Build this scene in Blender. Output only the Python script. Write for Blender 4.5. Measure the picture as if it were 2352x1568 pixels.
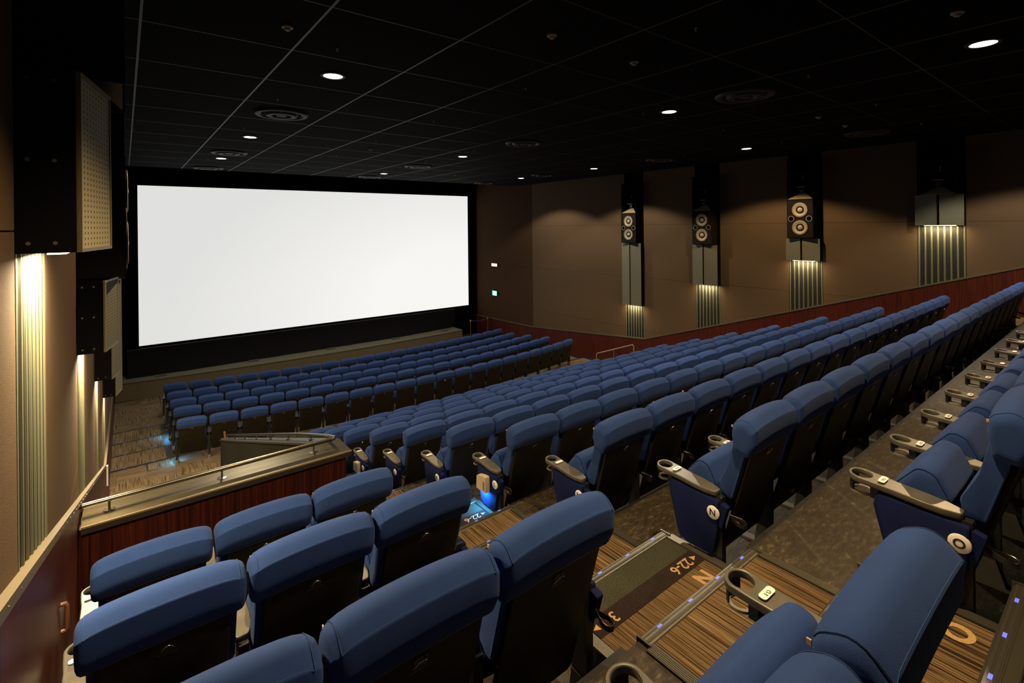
import bpy, math, random
from mathutils import Vector, Matrix
random.seed(7)
PI = math.pi
for o in list(bpy.data.objects): bpy.data.objects.remove(o, do_unlink=True)
SC = bpy.context.scene
COL = SC.collection
OZ = 6.4                                   # eye height of the camera above the lowest floor

# ---------------------------------------------------------------- camera
cam = bpy.data.cameras.new('camera'); camo = bpy.data.objects.new('camera', cam); COL.objects.link(camo)
cam.sensor_width = 36.0; cam.lens = 1143.04/2352*36.0
cam.shift_y = (519.04-784.0)/2352.0
cam.clip_start = 0.05; cam.clip_end = 100
camo.matrix_world = Matrix.Translation((0, 0, OZ)) @ Matrix.Rotation(-math.radians(37.9527), 4, 'Z') @ Matrix.Rotation(PI/2, 4, 'X') @ Matrix.Rotation(-math.radians(0.5897), 4, 'Z')
SC.camera = camo
# ---------------------------------------------------------------- world, exposure
w = bpy.data.worlds.new('world'); SC.world = w; w.use_nodes = True
w.node_tree.nodes['Background'].inputs[0].default_value = (0.9, 0.85, 0.8, 1)
w.node_tree.nodes['Background'].inputs[1].default_value = 0.0
SC.view_settings.view_transform = 'Standard'; SC.view_settings.look = 'None'
SC.view_settings.gamma = 1.0; SC.view_settings.use_curve_mapping = False
SC.view_settings.exposure = 0.0
LAMP_W = 850.0                              # ceiling downlight spots
WASH_W = 30.0                                # strip under each wall box
SCREEN_E = 0.93
WARM = (1.0, 0.70, 0.36); NEUT = (1.0, 0.84, 0.62); COOL = (1.0, 0.92, 0.80)

# ---------------------------------------------------------------- materials
def nodes(name):
    m = bpy.data.materials.new(name); m.use_nodes = True
    nt = m.node_tree; return m, nt, nt.nodes['Principled BSDF']
def plain(name, c, rough=0.5, metal=0.0, spec=0.5, bump=None):
    m, nt, b = nodes(name)
    b.inputs['Base Color'].default_value = (*c, 1); b.inputs['Roughness'].default_value = rough
    b.inputs['Metallic'].default_value = metal; b.inputs['Specular IOR Level'].default_value = spec
    if bump:
        sc, st = bump
        tc = nt.nodes.new('ShaderNodeTexCoord'); n = nt.nodes.new('ShaderNodeTexNoise'); bp = nt.nodes.new('ShaderNodeBump')
        n.inputs['Scale'].default_value = sc; n.inputs['Detail'].default_value = 3
        bp.inputs['Strength'].default_value = st; bp.inputs['Distance'].default_value = 0.01
        nt.links.new(tc.outputs['Object'], n.inputs['Vector']); nt.links.new(n.outputs['Fac'], bp.inputs['Height'])
        nt.links.new(bp.outputs['Normal'], b.inputs['Normal'])
    return m
def ramped(name, scale, stops, nscale=1.0, detail=4, rough=0.8, dist=0.0, bump=0.0, coord='Object', spec=0.3, rr=0.5, metal=0.0, rnd=False):
    m, nt, b = nodes(name)
    tc = nt.nodes.new('ShaderNodeTexCoord'); mp = nt.nodes.new('ShaderNodeMapping'); n = nt.nodes.new('ShaderNodeTexNoise')
    cr = nt.nodes.new('ShaderNodeValToRGB')
    mp.inputs['Scale'].default_value = scale; n.inputs['Scale'].default_value = nscale; n.inputs['Detail'].default_value = detail
    n.inputs['Roughness'].default_value = rr; n.inputs['Distortion'].default_value = dist
    if rnd:                                # each piece is cut from another place of the roll
        oi = nt.nodes.new('ShaderNodeObjectInfo'); ml = nt.nodes.new('ShaderNodeVectorMath'); ml.operation = 'MULTIPLY'; av = nt.nodes.new('ShaderNodeVectorMath'); av.operation = 'ADD'
        cb = nt.nodes.new('ShaderNodeCombineXYZ')
        for q in range(3): nt.links.new(oi.outputs['Random'], cb.inputs[q])
        ml.inputs[1].default_value = (17.3, 9.1, 5.7)
        nt.links.new(cb.outputs[0], ml.inputs[0]); nt.links.new(tc.outputs[coord], av.inputs[0]); nt.links.new(ml.outputs[0], av.inputs[1])
        nt.links.new(av.outputs[0], mp.inputs[0])
    else: nt.links.new(tc.outputs[coord], mp.inputs[0])
    nt.links.new(mp.outputs[0], n.inputs['Vector']); nt.links.new(n.outputs['Fac'], cr.inputs[0])
    e = cr.color_ramp.elements
    while len(e) < len(stops): e.new(0.5)
    for el, (p, c) in zip(e, stops): el.position = p; el.color = (*c, 1)
    nt.links.new(cr.outputs[0], b.inputs['Base Color'])
    b.inputs['Roughness'].default_value = rough; b.inputs['Specular IOR Level'].default_value = spec; b.inputs['Metallic'].default_value = metal
    if bump:
        bp = nt.nodes.new('ShaderNodeBump'); bp.inputs['Strength'].default_value = bump; bp.inputs['Distance'].default_value = 0.005
        nt.links.new(n.outputs['Fac'], bp.inputs['Height']); nt.links.new(bp.outputs['Normal'], b.inputs['Normal'])
    return m
def emit(name, c, s):
    m, nt, b = nodes(name)
    b.inputs['Base Color'].default_value = (*c, 1); b.inputs['Emission Color'].default_value = (*c, 1); b.inputs['Emission Strength'].default_value = s
    return m
def fabric(name, c1, c2):
    m, nt, b = nodes(name)
    tc = nt.nodes.new('ShaderNodeTexCoord')
    wv = nt.nodes.new('ShaderNodeTexWave'); wv.bands_direction = 'DIAGONAL'; wv.inputs['Scale'].default_value = 230; wv.inputs['Distortion'].default_value = 1.2; wv.inputs['Detail'].default_value = 1
    vo = nt.nodes.new('ShaderNodeTexVoronoi'); vo.inputs['Scale'].default_value = 420
    n = nt.nodes.new('ShaderNodeTexNoise'); n.inputs['Scale'].default_value = 9; n.inputs['Detail'].default_value = 4
    mx = nt.nodes.new('ShaderNodeMixRGB'); mx.inputs[1].default_value = (*c1, 1); mx.inputs[2].default_value = (*c2, 1)
    ad = nt.nodes.new('ShaderNodeMath'); ad.operation = 'ADD'
    bp = nt.nodes.new('ShaderNodeBump'); bp.inputs['Strength'].default_value = 0.35; bp.inputs['Distance'].default_value = 0.002
    for t in (wv, vo, n): nt.links.new(tc.outputs['Object'], t.inputs['Vector'])
    nt.links.new(n.outputs['Fac'], mx.inputs[0]); nt.links.new(mx.outputs[0], b.inputs['Base Color'])
    nt.links.new(wv.outputs['Fac'], ad.inputs[0]); nt.links.new(vo.outputs['Distance'], ad.inputs[1])
    nt.links.new(ad.outputs[0], bp.inputs['Height']); nt.links.new(bp.outputs['Normal'], b.inputs['Normal'])
    b.inputs['Roughness'].default_value = 0.9; b.inputs['Specular IOR Level'].default_value = 0.15
    b.inputs['Sheen Weight'].default_value = 0.10; b.inputs['Sheen Roughness'].default_value = 0.5; b.inputs['Sheen Tint'].default_value = (0.5, 0.65, 1, 1)
    return m
def perforated(name, c, dark, sx, sy, r):
    # small drilled holes in the sheet, a regular grid in object space (y across, z up)
    m, nt, b = nodes(name)
    tc = nt.nodes.new('ShaderNodeTexCoord'); sp = nt.nodes.new('ShaderNodeSeparateXYZ')
    nt.links.new(tc.outputs['Object'], sp.inputs[0])
    def mth(op, a, bb=None):
        q = nt.nodes.new('ShaderNodeMath'); q.operation = op
        for i, v in enumerate((a, bb)):
            if v is None: continue
            if isinstance(v, (int, float)): q.inputs[i].default_value = v
            else: nt.links.new(v, q.inputs[i])
        return q.outputs[0]
    fy = mth('SUBTRACT', mth('FRACT', mth('MULTIPLY', sp.outputs['Y'], 1/sx)), 0.5)
    fz = mth('SUBTRACT', mth('FRACT', mth('MULTIPLY', sp.outputs['Z'], 1/sy)), 0.5)
    d = mth('SQRT', mth('ADD', mth('POWER', mth('MULTIPLY', fy, sx), 2), mth('POWER', mth('MULTIPLY', fz, sy), 2)))
    h = mth('LESS_THAN', d, r)
    mx = nt.nodes.new('ShaderNodeMixRGB'); mx.inputs[1].default_value = (*c, 1); mx.inputs[2].default_value = (*dark, 1)
    nt.links.new(h, mx.inputs[0]); nt.links.new(mx.outputs[0], b.inputs['Base Color'])
    b.inputs['Roughness'].default_value = 0.75; b.inputs['Specular IOR Level'].default_value = 0.2
    return m
M = {}
M['blue'] = fabric('blue_fabric', (0.018, 0.044, 0.168), (0.023, 0.056, 0.20))
M['blue_pipe'] = plain('blue_piping', (0.035, 0.075, 0.20), 0.9, 0, 0.1)
M['blue_panel'] = plain('blue_side_cloth', (0.006, 0.011, 0.055), 0.9, 0, 0.1, bump=(300, 0.3))
M['shell'] = ramped('dark_shell_plastic', (3, 3, 3), [(0.3, (0.012, 0.0095, 0.0065)), (0.75, (0.019, 0.015, 0.010))], 3, rough=0.6, spec=0.2)
M['black'] = plain('black_plastic', (0.008, 0.008, 0.009), 0.5)
M['arm'] = ramped('armrest_plastic', (1, 1, 1), [(0.35, (0.075, 0.071, 0.058)), (0.7, (0.098, 0.092, 0.077))], 14, rough=0.38, spec=0.5)
M['lip'] = plain('lip_glint_mark_grey', (0.07, 0.062, 0.048), 0.4)  # light caught on the lip put into its grey; maker marks share it
M['chrome'] = plain('chrome', (0.75, 0.73, 0.68), 0.18, 1.0)
M['steel'] = plain('brushed_steel', (0.22, 0.20, 0.165), 0.25, 1.0)
M['foot'] = plain('grey_steel_foot', (0.09, 0.085, 0.075), 0.55)
M['white'] = plain('white_plate', (0.75, 0.73, 0.69), 0.4)
M['ink'] = plain('black_ink', (0.01, 0.01, 0.01), 0.6)
M['cream'] = plain('cream_plastic', (0.50, 0.42, 0.29), 0.5)
M['tag'] = plain('woven_tag', (0.45, 0.36, 0.26), 0.9)
M['cage_strap'] = plain('grey_cage_strap', (0.17, 0.16, 0.135), 0.4)
M['carpet'] = ramped('striped_carpet', (150, 1.3, 1.3), [(0.36, (0.010, 0.007, 0.005)), (0.45, (0.045, 0.027, 0.013)), (0.52, (0.165, 0.108, 0.055)), (0.58, (0.085, 0.055, 0.028)), (0.68, (0.31, 0.212, 0.118))], 1.0, 5, rough=0.95, dist=0.0, bump=0.2, spec=0.05, rr=0.65, rnd=True)
M['carpet_dim'] = ramped('striped_carpet_tile', (64, 1.8, 1.8), [(0.34, (0.030, 0.023, 0.015)), (0.42, (0.085, 0.063, 0.038)), (0.50, (0.15, 0.112, 0.068)), (0.68, (0.21, 0.158, 0.098))], 1.0, 4, rough=0.95, dist=0.0, bump=0.2, spec=0.05, rr=0.6, rnd=True)
M['vinyl'] = ramped('mottled_vinyl', (18, 46, 18), [(0.38, (0.018, 0.0135, 0.008)), (0.52, (0.036, 0.027, 0.016)), (0.59, (0.062, 0.051, 0.031)), (0.70, (0.20, 0.16, 0.105))], 0.8, 10, rough=0.55, dist=0.15, rr=0.78, spec=0.25)
M['mat_green'] = ramped('green_grey_mat', (1, 1, 1), [(0.35, (0.018, 0.018, 0.012)), (0.65, (0.055, 0.055, 0.037))], 160, 4, rough=0.95, spec=0.05, bump=0.3)
M['mat_band'] = ramped('dark_violet_band', (1, 1, 1), [(0.35, (0.012, 0.008, 0.0075)), (0.65, (0.03, 0.021, 0.019))], 160, 4, rough=0.95, spec=0.05)
M['mat_brown'] = plain('brown_sticker', (0.035, 0.016, 0.006), 0.6)
M['letter'] = ramped('beige_pile', (1, 1, 1), [(0.3, (0.30, 0.19, 0.08)), (0.7, (0.44, 0.30, 0.15))], 120, 3, rough=0.95, spec=0.05)
M['letter_w'] = plain('white_letter', (0.6, 0.53, 0.44), 0.7)
M['nosing'] = plain('worn_metal_nosing', (0.17, 0.157, 0.12), 0.48, 0.9, bump=(40, 0.2))
M['nose_dark'] = plain('dark_ribbed_trim', (0.045, 0.042, 0.032), 0.4, 0.3)
M['rubber'] = plain('black_trim', (0.006, 0.006, 0.006), 0.5)
M['led'] = emit('blue_step_led', (0.13, 0.17, 1.0), 0.45)
M['wall'] = ramped('brown_wall_cloth', (1, 1, 1), [(0.3, (0.086, 0.057, 0.034)), (0.7, (0.106, 0.071, 0.043))], 180, 4, rough=0.95, spec=0.08, bump=0.25)
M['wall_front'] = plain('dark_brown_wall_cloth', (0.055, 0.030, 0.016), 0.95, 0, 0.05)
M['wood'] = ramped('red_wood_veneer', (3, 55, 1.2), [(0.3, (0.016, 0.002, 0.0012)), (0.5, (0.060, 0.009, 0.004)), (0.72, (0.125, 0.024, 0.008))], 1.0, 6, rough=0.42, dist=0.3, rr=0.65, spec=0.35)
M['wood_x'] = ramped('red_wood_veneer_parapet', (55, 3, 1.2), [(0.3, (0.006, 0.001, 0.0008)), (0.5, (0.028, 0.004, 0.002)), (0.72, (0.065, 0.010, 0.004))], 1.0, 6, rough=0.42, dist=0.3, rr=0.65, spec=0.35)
M['cap'] = plain('dull_metal_cap', (0.11, 0.09, 0.058), 0.5, 0.3)
M['parapet_top'] = ramped('worn_metal_top', (2, 8, 2), [(0.3, (0.07, 0.06, 0.034)), (0.7, (0.115, 0.10, 0.06))], 1.5, 5, rough=0.32, metal=0.85, spec=0.5)
M['base'] = plain('dark_skirting', (0.02, 0.014, 0.01), 0.5)
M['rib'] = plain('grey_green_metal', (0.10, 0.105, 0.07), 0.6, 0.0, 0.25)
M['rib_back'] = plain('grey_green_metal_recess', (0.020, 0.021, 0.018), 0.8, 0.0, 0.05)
M['grille'] = perforated('perforated_grille', (0.15, 0.15, 0.11), (0.02, 0.02, 0.016), 0.03, 0.03, 0.006)
M['grille_coarse'] = perforated('drilled_beige_grille', (0.42, 0.38, 0.24), (0.02, 0.02, 0.015), 0.042, 0.0235, 0.0055)
M['box_black'] = plain('black_box_wood', (0.0035, 0.0035, 0.0045), 0.85, 0, 0.08)
M['box_edge'] = plain('box_edge_metal', (0.22, 0.18, 0.10), 0.5, 0.3)
M['spk'] = plain('speaker_baffle', (0.009, 0.007, 0.0055), 0.8, 0, 0.12)
M['cone'] = plain('speaker_cone', (0.30, 0.25, 0.17), 0.55)
M['cone_ring'] = plain('speaker_surround', (0.045, 0.038, 0.03), 0.45)
M['horn'] = plain('horn_grey', (0.22, 0.18, 0.11), 0.6)
M['ceil'] = ramped('black_ceiling_board', (1, 1, 1), [(0.3, (0.004, 0.003, 0.0024)), (0.7, (0.008, 0.0056, 0.0044))], 60, 3, rough=0.95, spec=0.05)
M['tbar'] = plain('ceiling_bar', (0.032, 0.03, 0.028), 0.5, 0.2)
M['vent'] = plain('black_vent', (0.008, 0.007, 0.006), 0.6)
M['void'] = plain('black_masking_cloth', (0.003, 0.003, 0.0035), 1.0, 0, 0.0)
M['skirt'] = plain('black_skirt_cloth', (0.008, 0.008, 0.010), 0.95, 0, 0.05)
M['stage'] = ramped('stage_board', (1, 1, 1), [(0.3, (0.10, 0.085, 0.055)), (0.7, (0.125, 0.105, 0.07))], 60, 4, rough=0.85, spec=0.1)
M['stage_top'] = ramped('stage_top_board', (1, 1, 1), [(0.3, (0.10, 0.10, 0.065)), (0.7, (0.13, 0.125, 0.085))], 40, 4, rough=0.85, spec=0.1)
M['rail_metal'] = plain('pale_rail_metal', (0.42, 0.37, 0.29), 0.4, 0.6)
M['purple'] = plain('purple_rope', (0.06, 0.02, 0.12), 0.8)
M['brass'] = plain('worn_brass', (0.45, 0.34, 0.16), 0.35, 0.9)
M['wood_rail'] = plain('brown_wood_rail', (0.12, 0.045, 0.02), 0.35)
M['red_lit'] = emit('red_sign_light', (1.0, 0.35, 0.28), 4.0)
M['white_lit'] = emit('white_sign_light', (1.0, 0.85, 0.80), 4.0)
M['green_lit'] = emit('green_sign_light', (0.08, 0.9, 0.42), 2.5)
M['green_wht'] = emit('green_sign_white', (0.75, 1.0, 0.85), 3.0)
M['detector'] = plain('dull_white_plastic', (0.35, 0.31, 0.27), 0.6)
def lensmat(c): return emit('lamp_lens', c, 14.0)
M['lensW'] = lensmat((1.0, 0.86, 0.58)); M['lensN'] = lensmat((1.0, 0.94, 0.80))
M['strip'] = emit('strip_lamp', (1.0, 0.80, 0.50), 10.0)
m, nt, b = nodes('lit_projection_screen')              # projector light put into the glow, a little brighter in the lower middle
b.inputs['Base Color'].default_value = (0.05, 0.05, 0.05, 1); b.inputs['Specular IOR Level'].default_value = 0
tc = nt.nodes.new('ShaderNodeTexCoord'); mp = nt.nodes.new('ShaderNodeMapping'); gr = nt.nodes.new('ShaderNodeTexGradient'); gr.gradient_type = 'SPHERICAL'
mp.inputs['Location'].default_value = (-0.50, 0, 0.30); mp.inputs['Scale'].default_value = (0.075, 1, 0.13)
cr = nt.nodes.new('ShaderNodeValToRGB'); cr.color_ramp.elements[0].position = 0.0; cr.color_ramp.elements[0].color = (0.80, 0.80, 0.78, 1)
cr.color_ramp.elements[1].position = 0.65; cr.color_ramp.elements[1].color = (1.0, 0.985, 0.95, 1)
nt.links.new(tc.outputs['Object'], mp.inputs[0]); nt.links.new(mp.outputs[0], gr.inputs[0]); nt.links.new(gr.outputs['Fac'], cr.inputs[0])
nt.links.new(cr.outputs[0], b.inputs['Emission Color']); b.inputs['Emission Strength'].default_value = SCREEN_E
M['screen'] = m

# ---------------------------------------------------------------- helpers
class MB:
    def __init__(s): s.v = []; s.f = []
    def add(s, v, f):
        k = len(s.v); s.v += [tuple(p) for p in v]; s.f += [tuple(i+k for i in q) for q in f]; return s
    def box(s, x0, x1, y0, y1, z0, z1):
        v = [(x, y, z) for z in (z0, z1) for y in (y0, y1) for x in (x0, x1)]
        return s.add(v, [(0, 2, 3, 1), (4, 5, 7, 6), (0, 1, 5, 4), (2, 6, 7, 3), (0, 4, 6, 2), (1, 3, 7, 5)])
    def prism(s, poly, axis, a, b_):
        # poly of 2-D points; axis = the extruded axis
        n = len(poly)
        def p(q, t):
            return {'x': (t, q[0], q[1]), 'y': (q[0], t, q[1]), 'z': (q[0], q[1], t)}[axis]
        v = [p(q, a) for q in poly]+[p(q, b_) for q in poly]
        return s.add(v, [tuple(range(n))[::-1], tuple(range(n, 2*n))]+[(i, (i+1) % n, n+(i+1) % n, n+i) for i in range(n)])
    def loft(s, rings, closed=True, caps=True):
        n = len(rings[0]); v = [p for r in rings for p in r]; f = []
        for j in range(len(rings)-1):
            for i in range(n if closed else n-1):
                f.append((j*n+i, j*n+(i+1) % n, (j+1)*n+(i+1) % n, (j+1)*n+i))
        if caps: f += [tuple(range(n))[::-1], tuple(range((len(rings)-1)*n, len(rings)*n))]
        return s.add(v, f)
    def tube(s, pts, r, n=8, caps=True):
        pts = [Vector(p) for p in pts]; rings = []; prev = None
        for i, p in enumerate(pts):
            t = (pts[min(i+1, len(pts)-1)]-pts[max(i-1, 0)]).normalized()
            if prev is None:
                a = Vector((0, 0, 1)) if abs(t.z) < 0.9 else Vector((1, 0, 0))
                u = t.cross(a).normalized()
            else: u = (prev-t*prev.dot(t)).normalized()
            prev = u; q = t.cross(u)
            rings.append([p+(u*math.cos(2*PI*k/n)+q*math.sin(2*PI*k/n))*r for k in range(n)])
        return s.loft(rings, True, caps)
    def lathe(s, prof, c=(0, 0, 0), axis='z', n=24, cap0=True, cap1=True):
        rings = []
        for r, h in prof:
            ring = []
            for k in range(n):
                a = 2*PI*k/n; x, y = r*math.cos(a), r*math.sin(a)
                q = {'z': (x, y, h), 'x': (h, x, y), 'y': (x, h, y)}[axis]
                ring.append((c[0]+q[0], c[1]+q[1], c[2]+q[2]))
            rings.append(ring)
        m = len(rings); v = [p for r in rings for p in r]; f = []
        for j in range(m-1):
            for i in range(n): f.append((j*n+i, j*n+(i+1) % n, (j+1)*n+(i+1) % n, (j+1)*n+i))
        if cap0: f.append(tuple(range(n))[::-1])
        if cap1: f.append(tuple(range((m-1)*n, m*n)))
        return s.add(v, f)
    def mesh(s, name, mat, smooth=None):
        me = bpy.data.meshes.new(name); me.from_pydata(s.v, [], s.f); me.update()
        import bmesh
        bm = bmesh.new(); bm.from_mesh(me); bmesh.ops.recalc_face_normals(bm, faces=bm.faces); bm.to_mesh(me); bm.free()
        me.materials.append(M[mat] if isinstance(mat, str) else mat)
        if smooth is not None:
            me.polygons.foreach_set('use_smooth', [True]*len(me.polygons)); me.set_sharp_from_angle(angle=math.radians(smooth))
        return me
def rpoly(pts, seg=4):
    """pts: (a, b, r): a polygon with rounded corners"""
    out = []; n = len(pts)
    for i in range(n):
        a, b_, r = pts[i]; p = Vector((a, b_)); p0 = Vector(pts[i-1][:2]); p1 = Vector(pts[(i+1) % n][:2])
        d0 = (p0-p); d1 = (p1-p); l0 = d0.length; l1 = d1.length; d0.normalize(); d1.normalize()
        ang = math.acos(max(-1, min(1, d0.dot(d1))))
        if r <= 1e-6 or ang > PI-0.02: out += [tuple(p)]*1 if False else [tuple(p)]; out += [tuple(p)]*0; continue
        t = min(r/math.tan(ang/2), l0*0.48, l1*0.48); r = t*math.tan(ang/2)
        c = p+(d0+d1).normalized()*(r/math.sin(ang/2))
        s = p+d0*t; e = p+d1*t; a0 = math.atan2(s.y-c.y, s.x-c.x); a1 = math.atan2(e.y-c.y, e.x-c.x)
        da = (a1-a0+PI) % (2*PI)-PI
        for k in range(seg+1): out.append((c.x+r*math.cos(a0+da*k/seg), c.y+r*math.sin(a0+da*k/seg)))
    return out
def obj(name, me, parent=None, label=None, cat=None, group=None, kind=None, loc=None, rotz=None):
    o = bpy.data.objects.new(name, me); COL.objects.link(o)
    if parent is not None: o.parent = parent
    if loc is not None: o.location = loc
    if rotz is not None: o.rotation_euler = (0, 0, rotz)
    if label: o['label'] = label
    if cat: o['category'] = cat
    if group: o['group'] = group
    if kind: o['kind'] = kind
    return o
def top(name, me=None, label=None, cat=None, group=None, kind=None, loc=(0, 0, 0), rotz=0):
    return obj(name, me, None, label, cat, group, kind, (loc[0], loc[1], loc[2]+OZ), rotz)
def copytree(o, parent=None):
    c = o.copy(); COL.objects.link(c)
    if parent is not None: c.parent = parent
    for ch in list(KIDS.get(o.name, [])): copytree(ch, c)
    return c
KIDS = {}
def part(name, me, parent, **k):
    o = obj(name, me, parent, **k); KIDS.setdefault(parent.name, []).append(o); return o
def curve_mesh(name, outlines, thick, bevel, mat, res=2):
    cu = bpy.data.curves.new(name, 'CURVE'); cu.dimensions = '2D'; cu.fill_mode = 'BOTH'
    cu.extrude = thick/2-bevel; cu.bevel_depth = bevel; cu.bevel_resolution = res; cu.offset = -bevel
    for ol in outlines:
        sp = cu.splines.new('POLY'); sp.points.add(len(ol)-1); sp.use_cyclic_u = True
        for p, q in zip(sp.points, ol): p.co = (q[0], q[1], 0, 1)
    o = bpy.data.objects.new(name, cu); COL.objects.link(o)
    bpy.context.view_layer.update()
    me = bpy.data.meshes.new_from_object(o.evaluated_get(bpy.context.evaluated_depsgraph_get()))
    bpy.data.objects.remove(o, do_unlink=True); bpy.data.curves.remove(cu)
    me.name = name; me.materials.clear(); me.materials.append(M[mat])
    return me
TXT = {}
def text_mesh(s, size, mat, ext=0.0006, bold=0.0):
    key = (s, size, mat)
    if key in TXT: return TXT[key]
    cu = bpy.data.curves.new('txt', 'FONT'); cu.body = s; cu.size = size; cu.extrude = ext; cu.offset = bold
    cu.align_x = 'CENTER'; cu.align_y = 'CENTER'
    o = bpy.data.objects.new('txt', cu); COL.objects.link(o); bpy.context.view_layer.update()
    me = bpy.data.meshes.new_from_object(o.evaluated_get(bpy.context.evaluated_depsgraph_get()))
    bpy.data.objects.remove(o, do_unlink=True); bpy.data.curves.remove(cu)
    me.materials.clear(); me.materials.append(M[mat]); TXT[key] = me
    return me
def struct(name, me, parent=None):
    if parent is None: return top(name, me, kind='structure')
    return part(name, me, parent)

# ---------------------------------------------------------------- hall numbers (z measured from the camera height)
XL, XR = -0.35, 16.05
CZ = 2.07
AX0, AX1 = 1.90, 3.03                # left aisle
RX0, RX1 = 14.58, XR                 # right aisle
def rowz(k): return -2.39-0.4*k      # floor of raised row k (0 = row N)
def rowf(k): return 2.731+1.214*k    # its front edge
FLO = [(-99, -5.87), (15.58, -5.955), (16.78, -6.045), (18.00, -6.125), (19.22, -6.20)]
def capz(y):
    P = [(-9, -0.44+0.328*9), (12.2, -0.44-0.328*12.2), (15.27, -4.70), (18.95, -5.0), (25, -5.10)]
    for (y0, z0), (y1, z1) in zip(P, P[1:]):
        if y <= y1: return z0+(z1-z0)*(y-y0)/(y1-y0)
    return P[-1][1]

# ---------------------------------------------------------------- floor, platforms, steps
floor = struct('floor', MB().box(XL, XR, -6, 24.4, -6.5, -6.26).mesh('floor', 'vinyl'))
ys = [5.0]+[a for a, _ in FLO[1:]]+[24.4]
for i, (_, z) in enumerate(FLO):
    part('floor_level', MB().box(XL, XR, ys[i], ys[i+1], -6.26, z-0.008).mesh('floor_level', 'vinyl'), floor)
for k in range(-3, 9):
    y1 = rowf(k); y0 = y1-1.214; z = rowz(k); x0 = XL if k <= 2 else AX0
    if k == 2: 
        part('row_platform', MB().box(XL, AX0, y1, 5.44, -6.26, z).mesh('row_platform', 'vinyl'), floor)
    part('row_platform', MB().box(x0, XR, y0, y1, -6.26, z).mesh('row_platform', 'vinyl'), floor)
    if k >= -2:
        part('riser_trim', MB().box(AX1+0.02, RX0-0.02, y1+0.001, y1+0.035, z-0.398, z-0.004).mesh('riser_trim', 'rubber'), floor)
        if k <= 1: part('riser_trim', MB().box(XL, AX0-0.06, y1+0.001, y1+0.035, z-0.398, z-0.004).mesh('riser_trim', 'rubber'), floor)
        mb = MB()
        for j in range(36):
            mb.lathe([(0.006, z-0.004), (0.006, z-0.001)], (AX1+0.2+j*0.32, y1+0.02, 0), n=6)
        part('trim_screws', mb.mesh('trim_screws', 'chrome'), floor)
# aisle treads
LEDM = MB().box(-0.016, 0.016, -0.006, 0.006, 0, 0.003).mesh('step_light', 'led')
def nosing(x0, x1, y, z, w=0.058, mat='nosing'):
    prof = [(y-w-0.004, z+0.003), (y-w, z+0.008), (y-0.03, z+0.012), (y-0.004, z+0.010), (y+0.008, z-0.004), (y+0.008, z-0.05), (y-0.002, z-0.05), (y-0.004, z-0.002), (y-w-0.004, z-0.001)]
    o = part('nosing', MB().prism(prof, 'x', x0, x1).mesh('nosing', mat, 30), floor)
    mb = MB()
    for yy in (0.014, 0.020, 0.034, 0.040, 0.046): mb.box(x0+0.01, x1-0.01, y-yy-0.0012, y-yy+0.0012, z+0.009, z+0.0125)
    part('grip_ridges', mb.mesh('grip_ridges', 'nose_dark'), o)
    n = 4
    for j in range(n):
        x = x0+(x1-x0)*(j+0.5)/n
        part('step_light', LEDM, o, loc=(x, y-0.02, z+0.0105))
    for e in (x0, x1):
        part('nosing_cap', MB().box(e-0.006, e+0.006, y-0.068, y+0.012, z-0.055, z+0.017).mesh('nosing_cap', 'nose_dark'), o)
CARP = {}
def carpet(x0, x1, y0, y1, z, mat='carpet', h=0.006):
    w_, d_ = x1-x0, y1-y0
    key = (round(w_, 3), round(d_, 3), mat, h)
    if key not in CARP: CARP[key] = MB().box(-w_/2, w_/2, -d_/2, d_/2, 0, h).mesh('aisle_carpet', mat)
    return part('aisle_carpet', CARP[key], floor, loc=((x0+x1)/2, (y0+y1)/2, z))
for (xa, xb, kmin) in ((AX0, AX1, -3), (RX0, RX1, -1)):
    for k in range(kmin, 9):
        y1 = rowf(k); z = rowz(k); y0 = y1-1.214; ym = y0+0.633; zh = z+0.2
        xi, xj = xa+0.07, (xb-0.07 if xb < 10 else xb-0.01)
        part('aisle_step', MB().box(xa+0.01, xb-0.01 if xb < 10 else xb, y0, ym, z, zh).mesh('aisle_step', 'rubber'), floor)
        if k > -2: carpet(xi, xj, ym+0.001, y1-0.06, z)
        if k <= 4 and xb < 10 and k >= 0:
            carpet(xi, xj, y0+0.001, ym-0.355, zh)
            carpet(xi, xj, ym-0.354, ym-0.235, zh, 'mat_band', 0.007)
            carpet(xi, xj, ym-0.234, ym-0.062, zh, 'mat_green', 0.006)
        else: carpet(xi, xj, y0+0.001, ym-0.06, zh)
        if not (k == -2 and xb < 10): nosing(xa+0.03, xb-0.03, y1, z+0.003)
        nosing(xa+0.03, xb-0.03, ym, zh+0.003)
        for xs in (xa, xb-0.06):
            if xs > 15.9: continue
            part('edge_trim', MB().box(xs, xs+0.06, ym+0.003, y1-0.065, z, z+0.012).mesh('edge_trim', 'nose_dark'), floor)
            mb = MB()
            for j in range(5): mb.box(xs+0.008+j*0.01, xs+0.012+j*0.01, ym+0.003, y1-0.065, z+0.012, z+0.014)
            part('trim_ribs', mb.mesh('trim_ribs', 'nosing'), floor)
            part('edge_trim', MB().box(xs, xs+0.06, y0+0.003, ym-0.065, zh, zh+0.012).mesh('edge_trim', 'nosing' if k == 0 else 'nose_dark'), floor)
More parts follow.
